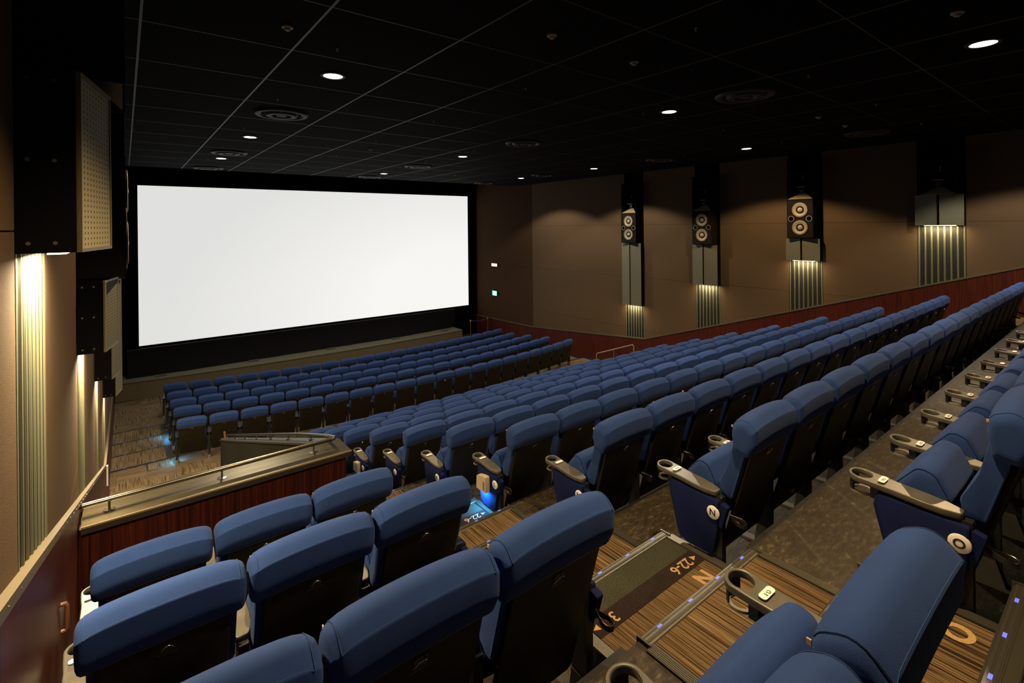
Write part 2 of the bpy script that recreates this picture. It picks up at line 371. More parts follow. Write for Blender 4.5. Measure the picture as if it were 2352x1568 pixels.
# lettering woven into the treads (reads for people climbing towards the back)
def floor_text(s, size, x, y, z, mat='letter', bold=0.0, rot=PI, ext=0.0008):
    return part('floor_letter', text_mesh(s, size, mat, ext, bold), floor, loc=(x, y, z), rotz=rot)
def arrow(x, y, z, d, mat='letter', s=0.028):
    return part('floor_arrow', MB().prism([(x-d*s*0.8, y-s*0.75), (x-d*s*0.8, y+s*0.75), (x+d*s*0.7, y)], 'z', z, z+0.0015).mesh('floor_arrow', mat), floor)
for k, L in zip(range(0, 4), 'NMLK'):
    ym = rowf(k)-1.214+0.633; z = rowz(k)+0.2085
    floor_text('22-6', 0.10, 2.79, ym-0.295, z, bold=0.0012); arrow(2.925, ym-0.295, z-0.001, 1)
    floor_text('3-1', 0.10, 2.095, ym-0.295, z, bold=0.0012); arrow(1.995, ym-0.295, z-0.001, -1)
    floor_text(L, 0.16, 2.81, ym-0.445, z-0.001, bold=0.006)
floor_text('O', 0.15, 2.84, 0.53, rowz(-1)+0.2075, bold=0.006)
zp = rowz(-2)
part('aisle_step', MB().box(AX0+0.01, AX1-0.01, 0.304, 0.362, zp-0.2, zp-0.001).mesh('aisle_step', 'rubber'), floor)
nosing(AX0+0.03, AX1+0.02, 0.37, zp+0.003, 0.085, 'nose_dark')
part('floor_sticker', MB().box(2.50, 2.97, 0.0, 0.275, zp+0.0005, zp+0.002).mesh('floor_sticker', 'mat_brown'), floor)
floor_text('22-6', 0.085, 2.80, 0.225, zp+0.003, 'letter_w', 0.001); arrow(2.92, 0.225, zp+0.0023, 1, 'letter_w', 0.02)
floor_text('P', 0.085, 2.60, 0.225, zp+0.003, 'letter_w', 0.001); arrow(2.66, 0.225, zp+0.0023, 1, 'letter_w', 0.02)
# carpet tiles of the cross aisle and the front, staggered and quarter-turned
TS = 0.585
TILE = MB().box(-TS/2+0.0015, TS/2-0.0015, -TS/2+0.0015, TS/2-0.0015, 0, 0.006).mesh('carpet_tile', 'carpet_dim')
def tiles(xa, xb, ya, yb, z):
    i0 = math.floor((xa+0.193)/TS); i1 = math.ceil((xb+0.193)/TS)
    for i in range(i0, i1):
        off = 0.22 if i % 2 else 0.0
        j0 = math.floor((ya-0.24-off)/TS); j1 = math.ceil((yb-0.24-off)/TS)
        for j in range(j0, j1):
            x0, x1 = max(xa, -0.193+i*TS), min(xb, -0.193+(i+1)*TS); y0, yy1 = max(ya, 0.24+off+j*TS), min(yb, 0.24+off+(j+1)*TS)
            if x1-x0 < 0.03 or yy1-y0 < 0.03: continue
            turn = (i+j) % 2
            if x1-x0 > TS-0.01 and yy1-y0 > TS-0.01:
                part('carpet_tile', TILE, floor, loc=((x0+x1)/2, (y0+yy1)/2, z-0.008), rotz=PI/2*turn)
            else:
                a, c = (x1-x0, yy1-y0) if not turn else (yy1-y0, x1-x0)
                part('carpet_tile', MB().box(-a/2+0.0015, a/2-0.0015, -c/2+0.0015, c/2-0.0015, 0, 0.006).mesh('carpet_tile', 'carpet_dim'), floor, loc=((x0+x1)/2, (y0+yy1)/2, z-0.008), rotz=PI/2*turn)
tiles(XL, 1.69, 5.85, 12.45, FLO[0][1]); tiles(XL, XR, 12.45, 15.50, FLO[0][1])
def wide_carpet(xa, xb, ya, yb, z):
    part('aisle_carpet', MB().box(-(xb-xa)/2, (xb-xa)/2, -(yb-ya)/2, (yb-ya)/2, 0, 0.006).mesh('aisle_carpet', 'carpet_dim'), floor, loc=((xa+xb)/2, (ya+yb)/2, z-0.008))
sy = [15.58, 16.78, 18.00, 19.22]
for i in range(3):
    wide_carpet(XL, 0.83, sy[i], sy[i+1]-0.05, FLO[i+1][1]); wide_carpet(14.9, XR, sy[i], sy[i+1]-0.05, FLO[i+1][1])
for i in range(4):
    z = FLO[i][1]
    for xa, xb in ((XL+0.02, 0.85), (14.9, XR-0.02)):
        o = part('step_edge', MB().box(xa, xb, sy[i]-0.045, sy[i]+0.004, z-0.03, z+0.004).mesh('step_edge', 'rubber'), floor)
        for j in range(2): part('step_light', LEDM, o, loc=(xa+(xb-xa)*(j+0.5)/2, sy[i]-0.012, z+0.004))
tiles(XL, 1.0, 19.24, 22.8, FLO[4][1])
wide_carpet(1.0, XR, 20.2, 23.4, FLO[4][1])
part('cable_plate', MB().lathe([(0.05, FLO[4][1]), (0.045, FLO[4][1]+0.01)], (0.62, 19.9, 0), n=16).mesh('cable_plate', 'steel'), floor)

# ---------------------------------------------------------------- walls
U = [(3.20, 0.66, -0.09), (6.335, -0.46, -1.11), (9.49, -0.72, -2.10), (12.65, -0.72, -3.17)]     # wall units: centre y, box top, box bottom
HWU = 0.465
def wall(side):
    s = 1 if side == 'right' else -1
    xw = XR if s > 0 else XL
    def X(d): return xw-s*d                     # d = distance from the wall into the hall
    def bx(mb, d0, d1, y0, y1, z0, z1):
        a, c = sorted((X(d0), X(d1))); return mb.box(a, c, y0, y1, z0, z1)
    wl = struct('wall_'+side, bx(MB(), -0.15, -0.001, -6, 24.4, -6.1, 3.3).mesh('wall', 'void'))
    cuts = [-5.9]
    for yc, _, _ in U: cuts += [yc-HWU-0.004, yc+HWU+0.004]
    cuts += [18.93, 24.0]
    lv = [3.2, 0.0, -2.07, -4.13, -6.0]
    for a, c in zip(cuts[::2], cuts[1::2]): pass
    segs = [(cuts[i], cuts[i+1]) for i in range(0, len(cuts)-2, 2)]+[(18.95, 23.9)]
    for (a, c) in segs:
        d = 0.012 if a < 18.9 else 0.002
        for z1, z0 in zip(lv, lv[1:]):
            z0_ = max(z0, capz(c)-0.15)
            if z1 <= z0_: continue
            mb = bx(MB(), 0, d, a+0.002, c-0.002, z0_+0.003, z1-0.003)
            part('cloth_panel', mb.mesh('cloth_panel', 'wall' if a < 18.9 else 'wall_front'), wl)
    for yc, t, bt in U:                           # cloth above the ribbed strips, behind the boxes
        mb = bx(MB(), 0, 0.004, yc-HWU, yc+HWU, bt+0.1, 3.2); part('backing_board', mb.mesh('backing_board', 'void'), wl)
    # wood dado, cap trim and skirting following the rake
    yy = [-6, 12.2, 15.27, 18.95, 23.95]
    xs = sorted((X(0.0), X(0.03))); xc = sorted((X(0.0), X(0.05)))
    for a, c in zip(yy, yy[1:]):
        part('wood_dado', MB().prism([(a, -6.26), (c, -6.26), (c, capz(c)-0.035), (a, capz(a)-0.035)], 'x', *xs).mesh('wood_dado', 'wood'), wl)
        part('dado_cap', MB().prism([(a, capz(a)-0.045), (c, capz(c)-0.045), (c, capz(c)), (a, capz(a))], 'x', *xc).mesh('dado_cap', 'cap'), wl)
    mb = MB()
    for i in range(40): mb.lathe([(0.004, 0), (0.004, 0.002)], (X(0.05), -2+i*0.25, capz(-2+i*0.25)-0.022), 'x', n=6)
    part('cap_screws', mb.mesh('cap_screws', 'chrome'), wl)
    for a, c, z in ((5.8, sy[0], FLO[0][1]), (sy[0], sy[1], FLO[1][1]), (sy[1], sy[2], FLO[2][1]), (sy[2], sy[3], FLO[3][1]), (sy[3], 22.5, FLO[4][1])):
        part('skirting', bx(MB(), 0.03, 0.045, a, c, z, z+0.09).mesh('skirting', 'base'), wl)
    # ribbed metal strips below every box
    for yc, t, bt in U:
        y0, y1_ = yc-HWU, yc+HWU
        def slab(ya, yb, d0, d1): return MB().prism([(ya, capz(ya)), (yb, capz(yb)), (yb, bt+0.12), (ya, bt+0.12)], 'x', *sorted((X(d0), X(d1))))
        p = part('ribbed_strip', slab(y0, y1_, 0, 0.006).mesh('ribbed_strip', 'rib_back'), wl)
        n = 7
        for j in range(n+1):
            ya = y0+(2*HWU-0.05)*j/n
            me = MB()
            a, c = ya+0.009, ya+0.041
            t1, t2 = X(0.006), X(0.013)
            zt = bt+0.12
            v = [(t1, a-0.003, capz(a)), (t2, a+0.004, capz(a)), (t2, c-0.004, capz(c)), (t1, c+0.003, capz(c))]
            v += [(q[0], q[1], zt) for q in v]
            me.add(v, [(0, 1, 2, 3), (4, 7, 6, 5), (0, 4, 5, 1), (1, 5, 6, 2), (2, 6, 7, 3), (3, 7, 4, 0)])
            part('rib', me.mesh('rib', 'rib'), p)
    return wl
wall_r = wall('right'); wall_l = wall('left')
wf = struct('wall_front', MB().box(XL, XR, 24.25, 24.4, -6.1, 3.3).mesh('wall_front', 'void'))
struct('wall_back', MB().box(XL, XR, -6.1, -5.95, -6.1, 3.3).mesh('wall_back', 'void'))

# ---------------------------------------------------------------- ceiling
ceiling = struct('ceiling', MB().box(XL-0.1, XR+0.1, -6, 24.4, 3.2, 3.35).mesh('ceiling', 'void'))
part('ceiling_edge', MB().box(XL, XR, 20.22, 20.3, CZ, 3.2).mesh('ceiling_edge', 'void'), ceiling)
part('ceiling_backing', MB().box(XL, XR, -5.9, 20.22, CZ+0.03, CZ+0.06).mesh('ceiling_backing', 'void'), ceiling)
TP = 1.41; CX0, CY0 = 2.26, 6.82
mb = MB()
gx = [CX0+TP*(i-0.5) for i in range(-1, 11)]; gy = [CY0+TP*(j-0.5) for j in range(-8, 10)]
for x in gx: mb.box(x-0.012, x+0.012, -5.9, 20.22, CZ-0.002, CZ+0.02)
for y in gy: mb.box(XL, XR, y-0.006, y+0.006, CZ-0.0015, CZ+0.02)
part('ceiling_bars', mb.mesh('ceiling_bars', 'tbar'), ceiling)
full = MB().box(-TP/2+0.006, TP/2-0.006, -TP/2+0.008, TP/2-0.008, 0, 0.02).mesh('ceiling_tile', 'ceil')
el = gx[0]-XL; er = XR-gx[-1]
eL = MB().box(-el/2+0.006, el/2-0.006, -TP/2+0.008, TP/2-0.008, 0, 0.02).mesh('ceiling_tile', 'ceil')
eR = MB().box(-er/2+0.006, er/2-0.006, -TP/2+0.008, TP/2-0.008, 0, 0.02).mesh('ceiling_tile', 'ceil')
for j in range(-7, 10):
    y = CY0+TP*j
    for i in range(-1, 10): part('ceiling_tile', full, ceiling, loc=(CX0+TP*i, y, CZ))
    part('ceiling_tile', eL, ceiling, loc=((XL+gx[0])/2, y, CZ)); part('ceiling_tile', eR, ceiling, loc=((gx[-1]+XR)/2, y, CZ))

# downlights
def word(n): return ['first', 'second', 'third', 'fourth', 'fifth', 'sixth', 'seventh', 'eighth', 'ninth', 'tenth', 'eleventh', 'twelfth', 'thirteenth', 'fourteenth', 'fifteenth', 'sixteenth', 'seventeenth', 'eighteenth', 'nineteenth', 'twentieth'][n]
RING = MB().lathe([(0.125, 0.02), (0.125, -0.012), (0.160, -0.012), (0.165, 0.0)], n=28, cap0=False, cap1=False).mesh('trim_ring', 'vent', 40)
LENS_W = MB().lathe([(0.001, -0.016), (0.08, -0.014), (0.124, -0.008)], n=28, cap1=False).mesh('lens', 'lensW', 60)
LENS_N = MB().lathe([(0.001, -0.016), (0.08, -0.014), (0.124, -0.008)], n=28, cap1=False).mesh('lens', 'lensN', 60)
DL = [(2.26, 16.69, 'N', 'left row nearest the screen'), (2.26, 12.46, 'N', 'left row second from the screen'), (2.26, 6.82, 'W', 'big warm one above the left seats'), (2.26, 1.18, 'W', None),
      (7.90, 18.10, 'N', 'middle row nearest the screen'), (7.90, 12.46, 'W', 'middle row second from the screen'), (7.90, 5.41, 'N', 'middle row third from the screen'), (7.90, 1.18, 'W', 'middle row at the upper right corner of the photo'),
      (13.54, 16.69, 'N', 'right row nearest the screen'), (13.54, 12.46, 'N', 'right row second from the screen'), (13.54, 6.82, 'W', 'right row third from the screen'), (13.54, 1.18, 'N', None),
      (2.26, -4.46, 'W', None), (7.90, -4.46, 'N', None), (13.54, -4.46, 'N', None)]
for x, y, c, lb in DL:
    off = lb is None
    t = top('ceiling_light', None, 'round ceiling downlight, '+lb if lb else 'round ceiling downlight outside the picture, above the seats', 'light', 'round downlights in the black ceiling', loc=(x, y, CZ))
    if off: t['label'] = {(2.26, 1.18): 'round downlight above the nearest left seats, just above the picture', (13.54, 1.18): 'round downlight just right of the picture, near the right wall', (2.26, -4.46): 'round downlight behind the camera on the left', (7.9, -4.46): 'round downlight behind the camera in the middle', (13.54, -4.46): 'round downlight behind the camera on the right'}[(x, y)]
    part('trim_ring', RING, t); part('lens', LENS_W if c == 'W' else LENS_N, t)
    L = bpy.data.lights.new('lamp', 'SPOT'); L.energy = LAMP_W*(0.25 if y < 0 else 0.6 if (y > 16 and x < 9) else 1.0); L.color = WARM if c == 'W' else NEUT
    L.spot_size = math.radians(123 if (x < 3 and y < 2) else 129); L.spot_blend = 0.22; L.shadow_soft_size = 0.09
    lo = bpy.data.objects.new('lamp', L); COL.objects.link(lo); lo.parent = t; lo.location = (0, 0, -0.03)
# round air diffusers
vb = MB()
vb.lathe([(0.45, 0.0), (0.43, -0.03), (0.37, -0.035), (0.33, 0.0)], n=36, cap0=False, cap1=False)
V1 = vb.mesh('outer_ring', 'vent', 40)
V2 = MB().lathe([(0.29, 0.0), (0.25, -0.05), (0.17, -0.05), (0.14, -0.01)], n=32, cap0=False, cap1=False).mesh('inner_ring', 'vent', 40)
V3 = MB().lathe([(0.10, 0.0), (0.09, -0.04), (0.02, -0.045)], n=24).mesh('centre_cone', 'vent', 40)
DF = [(2.26, 9.63, 'largest, over the left aisle'), (2.26, 15.3, 'left row, beside the second left lamp'), (2.26, 19.5, 'left row nearest the screen'),
      (7.9, 4.0, 'large one near the top right lamps'), (7.9, 9.63, 'middle row, left of the centre lamps'), (7.9, 15.3, 'middle row, second from the screen'), (7.9, 19.5, 'middle row nearest the screen'),
      (13.54, 4.0, 'right row, above the dark horn by the right edge'), (13.54, 9.63, 'right row, in front of the third lamp'), (13.54, 15.3, 'right row, second from the screen'), (13.54, 19.5, 'right row nearest the screen')]
for x, y, lb in DF:
    t = top('air_diffuser', None, 'black round ceiling air diffuser, '+lb, 'air vent', 'round air diffusers in the ceiling', loc=(x, y, CZ-0.004))
    part('outer_ring', V1, t); part('inner_ring', V2, t); part('centre_cone', V3, t)
DT = [(3.68, 3.98, 'largest round ceiling speaker cap with a side hinge, top middle'), (5.13, 4.02, 'round smoke detector right of the largest cap'), (10.7, 3.96, 'small detector left of the pair above the tallest speaker'),
      (12.14, 3.98, 'small flat detector, right one of the pair near the right wall'), (5.14, 12.62, 'small detector left of the middle warm lamp'), (6.52, 1.16, 'faint detector above the corner lamp'), (1.34, 5.43, 'tiny faint detector left of the big warm lamp')]
D1 = MB().lathe([(0.055, 0), (0.055, -0.015), (0.04, -0.02)], n=20).mesh('base_ring', 'detector', 40)
D2 = MB().lathe([(0.03, -0.02), (0.03, -0.035), (0.02, -0.045)], n=16).mesh('sensor', 'detector', 40)
for x, y, lb in DT:
    t = top('smoke_detector', None, lb, 'detector', 'detectors on the ceiling', loc=(x, y, CZ)); part('base_ring', D1, t); part('sensor', D2, t)
SP = MB().lathe([(0.016, 0), (0.016, -0.006), (0.006, -0.01), (0.006, -0.03), (0.012, -0.032)], n=10).mesh('sprinkler', 'detector')
k_ = 0
for i in range(0, 9, 2):
    for j in range(-3, 10, 2):
        top('sprinkler', SP, 'tiny ceiling sprinkler head between the tile bars', 'sprinkler', 'sprinkler heads in the ceiling', loc=(CX0-0.3+TP*i, CY0+0.35+TP*j, CZ))

# ---------------------------------------------------------------- wall units: grille boxes, strip lamps, speakers
UNAME = ['nearest the camera', 'second from the camera', 'third from the camera', 'nearest the screen']
def grille_box(side, idx):
    yc, t, bt = U[idx]; s = 1 if side == 'right' else -1; xw = XR if s > 0 else XL
    def X(d): return xw-s*d
    h0, h1 = yc-HWU, yc+HWU; d0, d1 = 0.195, 0.285
    g = top('grille_box', None, ('angled perforated grille box on the %s wall, %s' % (side, UNAME[idx])), 'wall box', 'grille boxes along the walls')
    P = [(X(0.012), h0), (X(d0), h0), (X(d1), yc-0.02), (X(d1), yc+0.02), (X(d0), h1), (X(0.012), h1)]
    part('case', MB().prism(P, 'z', bt, t).mesh('case', 'box_black'), g)
    for sg in (-1, 1):
        a = Vector((X(d0+0.001), yc+sg*HWU)); c = Vector((X(d1), yc+sg*0.024)); n = Vector((-s*1.0, sg*0.2)).normalized()
        a2, c2 = a+n*0.012, c+n*0.012
        pl = part('grille_panel', MB().prism([tuple(a), tuple(c), tuple(c2), tuple(a2)], 'z', bt+0.01, t-0.012).mesh('grille_panel', 'grille_coarse' if s < 0 and idx == 0 else 'grille'), g)
        for z0, z1 in ((t-0.018, t), (bt, bt+0.014)):
            part('frame_bar', MB().prism([tuple(a), tuple(c), tuple(c2+n*0.006), tuple(a2+n*0.006)], 'z', z0, z1).mesh('frame_bar', 'box_edge'), pl)
        for q in (0.0, 1.0):
            e = a+(c-a)*q; dd = (c-a).normalized()*0.008*(1 if q == 0 else -1)
            part('frame_bar', MB().prism([tuple(e), tuple(e+dd), tuple(e+dd+n*0.018), tuple(e+n*0.018)], 'z', bt+0.012, t-0.018).mesh('frame_bar', 'box_edge'), pl)
    xa, xb = sorted((X(0.09), X(0.15)))
    part('strip_lamp', MB().box(xa, xb, yc-0.30, yc+0.30, bt-0.012, bt-0.001).mesh('strip_lamp', 'strip'), g)
    L = bpy.data.lights.new('strip', 'AREA'); L.shape = 'RECTANGLE'; L.size = 0.05; L.size_y = 0.6; L.energy = WASH_W if s > 0 else WASH_W*4.0; L.color = (1.0, 0.74, 0.40); L.spread = math.radians(180)
    lo = bpy.data.objects.new('strip', L); COL.objects.link(lo); lo.parent = g; lo.location = (X(0.12), yc, bt-0.018)
    if s < 0:
        mb = MB()
        for yy in (yc-HWU-0.001,):
            for dx in (0.05, 0.13):
                for zz in (t-0.05, (t+bt)/2, bt+0.04): mb.lathe([(0.008, -0.001), (0.008, 0.004)], (X(dx), yy, zz), 'y', n=8)
        part('side_bolts', mb.mesh('side_bolts', 'foot'), g)
    return g
def speaker(side, idx):
    yc, t, bt = U[idx]; s = 1 if side == 'right' else -1; xw = XR if s > 0 else XL
    def X(d): return xw-s*d
    w = 0.36; D = 0.36; z0 = t+0.02; zt = 0.70 if idx == 1 else 0.46
    if idx == 0: z0 = zt = t
    hz = zt+0.74
    g = top('cinema_speaker', None, 'black surround speaker tower on the %s wall, %s' % (side, UNAME[idx]), 'speaker', 'speaker towers above the grille boxes')
    def bx(mb, d0, d1, y0, y1, za, zb):
        a, c = sorted((X(d0), X(d1))); return mb.box(a, c, y0, y1, za, zb)
    def ring(prof, y, z, mat, name, par, sm=40, n=32, cap0=True, cap1=True):
        pr_ = [(r, -s*h) for r, h in prof]
        return part(name, MB().lathe(pr_, (X(0), y, z), 'x', n=n, cap0=cap0, cap1=cap1).mesh(name, mat, sm), par)
    if idx > 0:
        cab = part('woofer_cabinet', bx(MB(), 0.013, D, yc-w, yc+w, z0, zt).mesh('woofer_cabinet', 'spk'), g)
        for a, c, za, zb in ((-w, w, zt-0.02, zt), (-w, w, z0, z0+0.02), (-w, -w+0.015, z0, zt), (w-0.015, w, z0, zt)):
            part('cabinet_edge', bx(MB(), D, D+0.006, yc+a, yc+c, za, zb).mesh('cabinet_edge', 'box_black'), cab)
        cz = (z0+zt)/2; R = 0.215
        for sg in (-1, 1):
            wz = cz+sg*(R+0.045)
            wf_ = ring([(R, D), (R, D+0.018), (R-0.025, D+0.02)], yc, wz, 'cone_ring', 'woofer', g, cap0=False, cap1=False)
            KIDS.setdefault(wf_.name, [])
            ring([(R-0.022, D+0.018), (R-0.035, D+0.026), (R-0.055, D+0.014), (0.075, D-0.012), (0.070, D+0.004), (0.05, D+0.022), (0.001, D+0.032)], yc, wz, 'cone', 'cone', wf_, 60, cap0=False, cap1=False)
            ring([(R-0.004, D+0.012), (R-0.004, D+0.022), (R-0.018, D+0.024)], yc, wz, 'cone', 'rim', wf_, cap0=False, cap1=False)
            ring([(0.085, D+0.001), (0.085, D+0.012), (0.070, D+0.014), (0.068, D-0.10), (0.001, D-0.10)], yc+sg*0.245, cz, 'horn', 'bass_port', g, 60, cap0=False, cap1=False)
            ring([(0.066, D+0.003), (0.001, D+0.003)], yc+sg*0.245, cz, 'void', 'port_hole', g, cap0=False)
    # open horn bay above
    for a, c in ((-w, -w+0.018), (w-0.018, w)):
        part('bay_side', bx(MB(), 0.013, D, yc+a, yc+c, zt, hz).mesh('bay_side', 'box_black'), g)
    part('bay_shelf', bx(MB(), 0.013, D, yc-w, yc+w, hz-0.018, hz).mesh('bay_shelf', 'spk'), g)
    for a, c in ((-w, -w+0.018), (w-0.018, w)):
        part('bay_side', bx(MB(), 0.013, D-0.02, yc+a, yc+c, hz, min(hz+0.45, CZ-0.03)).mesh('bay_side', 'box_black'), g)
    f = [(X(D-0.01), yc-w+0.03, zt+0.02), (X(D-0.01), yc+w-0.03, zt+0.02), (X(0.12), yc+0.06, zt+0.20), (X(0.12), yc-0.06, zt+0.20)]
    mb = MB(); mb.add(f+[(p[0], p[1], p[2]-0.012) for p in f], [(0, 1, 2, 3), (4, 7, 6, 5), (0, 4, 5, 1), (1, 5, 6, 2), (2, 6, 7, 3), (3, 7, 4, 0)])
    part('horn_flare', mb.mesh('horn_flare', 'horn'), g)
    ring([(0.05, 0.10), (0.062, 0.12), (0.062, 0.17), (0.03, 0.19), (0.001, 0.195)], yc+0.03, zt+0.27, 'cone_ring', 'horn_driver', g)
    part('upper_flare', bx(MB(), 0.06, 0.26, yc-0.10, yc+0.12, zt+0.36, zt+0.38).mesh('upper_flare', 'horn'), g)
    part('hanging_bracket', MB().tube([(X(0.2), yc-0.04, hz-0.02), (X(0.2), yc-0.04, hz-0.13), (X(0.24), yc-0.01, hz-0.16)], 0.012).mesh('hanging_bracket', 'horn', 40), g)
    return g
for side in ('right', 'left'):
    for i in range(4): grille_box(side, i); speaker(side, i)
for i, (p, q) in enumerate([((-0.157, 3.17, 0.70), (-0.157, 4.89, 2.05)), ((-0.10, 3.17, 0.71), (-0.10, 4.96, 2.05))]):
    top('hanging_wire', MB().tube([p, q], 0.006, 6).mesh('hanging_wire', 'brass'), ['left thin wire from the nearest left grille box to the ceiling', 'right thin wire from the nearest left grille box to the ceiling'][i], 'wire', 'wires above the left grille box')

# ---------------------------------------------------------------- screen and stage
scr = top('cinema_screen', None, 'wide white lit projection screen on the black front wall', 'screen', loc=(8.0, 24.1, -1.38))
part('picture_sheet', MB().box(-7.575, 7.575, 0, 0.02, -3.12, 3.11).mesh('picture_sheet', 'screen'), scr)
for a, c, z0, z1 in ((-7.75, 7.75, 3.11, 3.5), (-7.75, 7.75, -3.75, -3.12), (-8.1, -7.575, -3.75, 3.5), (7.575, 8.04, -3.75, 3.5)):
    part('masking', MB().box(a, c, -0.03, 0.03, z0, z1).mesh('masking', 'void'), scr)
NS = 40
def arc(x): return 22.40+0.0085*(x-7.6)**2
st = top('stage', None, 'low curved beige stage in front of the screen', 'stage')
xs_ = [XL+0.05+(14.26-XL)*i/NS for i in range(NS+1)]
P1 = [(x, arc(x)) for x in xs_]+[(14.31, 24.0), (XL+0.05, 24.0)]
part('stage_front', MB().prism(P1, 'z', -6.205, -5.57).mesh('stage_front', 'stage', 30), st)
P2 = [(x-(0 if 0 < i < NS else 0), arc(x)-0.03) for i, x in enumerate(xs_)]+[(14.33, 24.0), (XL+0.05, 24.0)]
part('stage_top', MB().prism(P2, 'z', -5.57, -5.54).mesh('stage_top', 'stage_top', 30), st)
sk = top('stage_skirt', None, 'black cloth skirt between the stage and the screen', 'curtain')
xk = [XL+0.4+(14.45-XL-0.4)*i/NS for i in range(NS+1)]
rg = []
for i, x in enumerate(xk):
    yb = 23.30+0.02*math.sin(i*2.1)+max(0, (x-11)*0.13)+max(0, (2-x)*0.05); yt = 23.80
    e = 0.35 if i == NS else 0
    rg.append([(x-e, min(yb, 23.7), -5.54), (x, yt-0.12, -5.0), (x, yt, -4.57), (x, yt+0.03, -4.56), (x, yt+0.05, -5.54)])
part('cloth', MB().loft(rg).mesh('cloth', 'skirt', 50), sk)
part('top_bar', MB().tube([(xk[0], 23.80, -4.565), (xk[-1], 23.80, -4.575)], 0.014, 6).mesh('top_bar', 'base'), sk)
FLb = MB().box(-0.19, 0.19, -0.05, 0.05, 0, 0.05).mesh('lamp_body', 'foot'); FLf = MB().box(-0.17, 0.17, -0.062, -0.05, 0.006, 0.044).mesh('lamp_front', 'stage')
mbv = MB()
for j in range(7): mbv.box(-0.15+j*0.047, -0.135+j*0.047, -0.066, -0.062, 0.008, 0.042)
FLv = mbv.mesh('vent_slots', 'black')
for x, lb in ((1.07, 'leftmost'), (4.24, 'second from the left'), (7.43, 'third from the left'), (10.62, 'fourth from the left'), (13.4, 'rightmost, dark')):
    t = top('stage_lamp', None, 'small flat stage box on the beige stage top, '+lb, 'stage box', 'flat boxes along the stage edge', loc=(x, 23.10, -5.54))
    part('lamp_body', FLb, t); q = part('lamp_front', FLf, t); part('vent_slots', FLv, q)
# rope stanchions beside the stage
def stanch(x, y, lb):
    t = top('rope_stanchion', None, lb, 'stanchion', 'stanchions beside the stage', loc=(x, y, -6.20))
    part('base_plate', MB().lathe([(0.16, 0), (0.155, 0.015), (0.03, 0.03)], n=20).mesh('base_plate', 'steel', 40), t)
    part('post', MB().lathe([(0.02, 0.02), (0.02, 1.02), (0.032, 1.04), (0.045, 1.08), (0.045, 1.10), (0.035, 1.12), (0.045, 1.14), (0.02, 1.16)], n=14).mesh('post', 'brass', 40), t)
stanch(14.72, 22.6, 'left brass stanchion holding the purple rope by the stage'); stanch(15.85, 22.6, 'right brass stanchion holding the purple rope by the wall')
rp = [(14.77+1.03*i/10, 22.6, -6.20+1.10-0.06*math.sin(PI*i/10)) for i in range(11)]
top('barrier_rope', MB().tube(rp, 0.02, 8).mesh('barrier_rope', 'purple', 60), 'purple rope hung between two brass stanchions', 'rope')
# emergency signs on the right wall near the screen
t = top('emergency_lamp', None, 'small lit white and red emergency sign high on right wall', 'sign', loc=(XR-0.005, 22.09, -2.115))
part('housing', MB().box(-0.07, 0.0, -0.26, 0.26, -0.085, 0.085).mesh('housing', 'box_black'), t)
part('lit_face', MB().box(-0.078, -0.07, -0.25, 0.25, -0.075, 0.075).mesh('lit_face', 'red_lit'), t)
part('lit_window', MB().box(-0.082, -0.078, -0.10, 0.20, -0.05, 0.05).mesh('lit_window', 'white_lit'), t)
t = top('exit_sign', None, 'small lit green exit sign on the right wall near screen', 'sign', loc=(XR-0.005, 22.09, -3.66))
part('housing', MB().box(-0.07, 0.0, -0.21, 0.21, -0.135, 0.135).mesh('housing', 'box_black'), t)
part('lit_face', MB().box(-0.078, -0.07, -0.20, 0.20, -0.125, 0.125).mesh('lit_face', 'green_lit'), t)
part('lit_door_mark', MB().box(-0.082, -0.078, -0.14, 0.10, -0.10, 0.10).mesh('lit_door_mark', 'green_wht'), t)

# ---------------------------------------------------------------- parapets and rails
pa = top('parapet', None, 'red wood parapet with metal top behind the left aisle', 'parapet')
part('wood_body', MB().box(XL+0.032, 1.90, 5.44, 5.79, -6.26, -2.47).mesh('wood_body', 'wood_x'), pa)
part('metal_top', MB().box(XL+0.052, 1.95, 5.41, 5.82, -2.472, -2.44).mesh('metal_top', 'parapet_top'), pa)
part('metal_edge', MB().box(XL+0.052, 1.953, 5.404, 5.412, -2.452, -2.437).mesh('metal_edge', 'box_edge'), pa)
part('dark_edge', MB().box(XL+0.052, 1.951, 5.406, 5.44, -2.50, -2.4525).mesh('dark_edge', 'base'), pa)
part('skirting', MB().box(XL+0.05, 1.88, 5.425, 5.44, rowz(2), rowz(2)+0.10).mesh('skirting', 'base'), pa)
pb = top('stair_parapet', None, 'low sloping dark parapet beside the left stair', 'parapet')
def pz(y): return -2.47-0.327*(y-5.82)
part('sloping_body', MB().prism([(5.80, -6.26), (13.35, -6.26), (13.35, pz(13.2)), (13.0, pz(13.0)), (5.80, pz(5.80))], 'x', 1.74, 1.885).mesh('sloping_body', 'wood'), pb)
part('metal_top', MB().prism([(5.83, pz(5.83)), (13.36, pz(13.36)), (13.36, pz(13.36)+0.03), (5.83, pz(5.83)+0.03)], 'x', 1.70, 1.93).mesh('metal_top', 'parapet_top'), pb)
part('end_plate', MB().box(1.735, 1.89, 13.35, 13.36, -5.87, pz(13.2)).mesh('end_plate', 'base'), pb)
part('inner_face', MB().prism([(5.86, -5.87), (13.3, -5.87), (13.3, pz(13.3)-0.02), (5.86, pz(5.86)-0.02)], 'x', 1.732, 1.739).mesh('inner_face', 'rib_back'), pb)
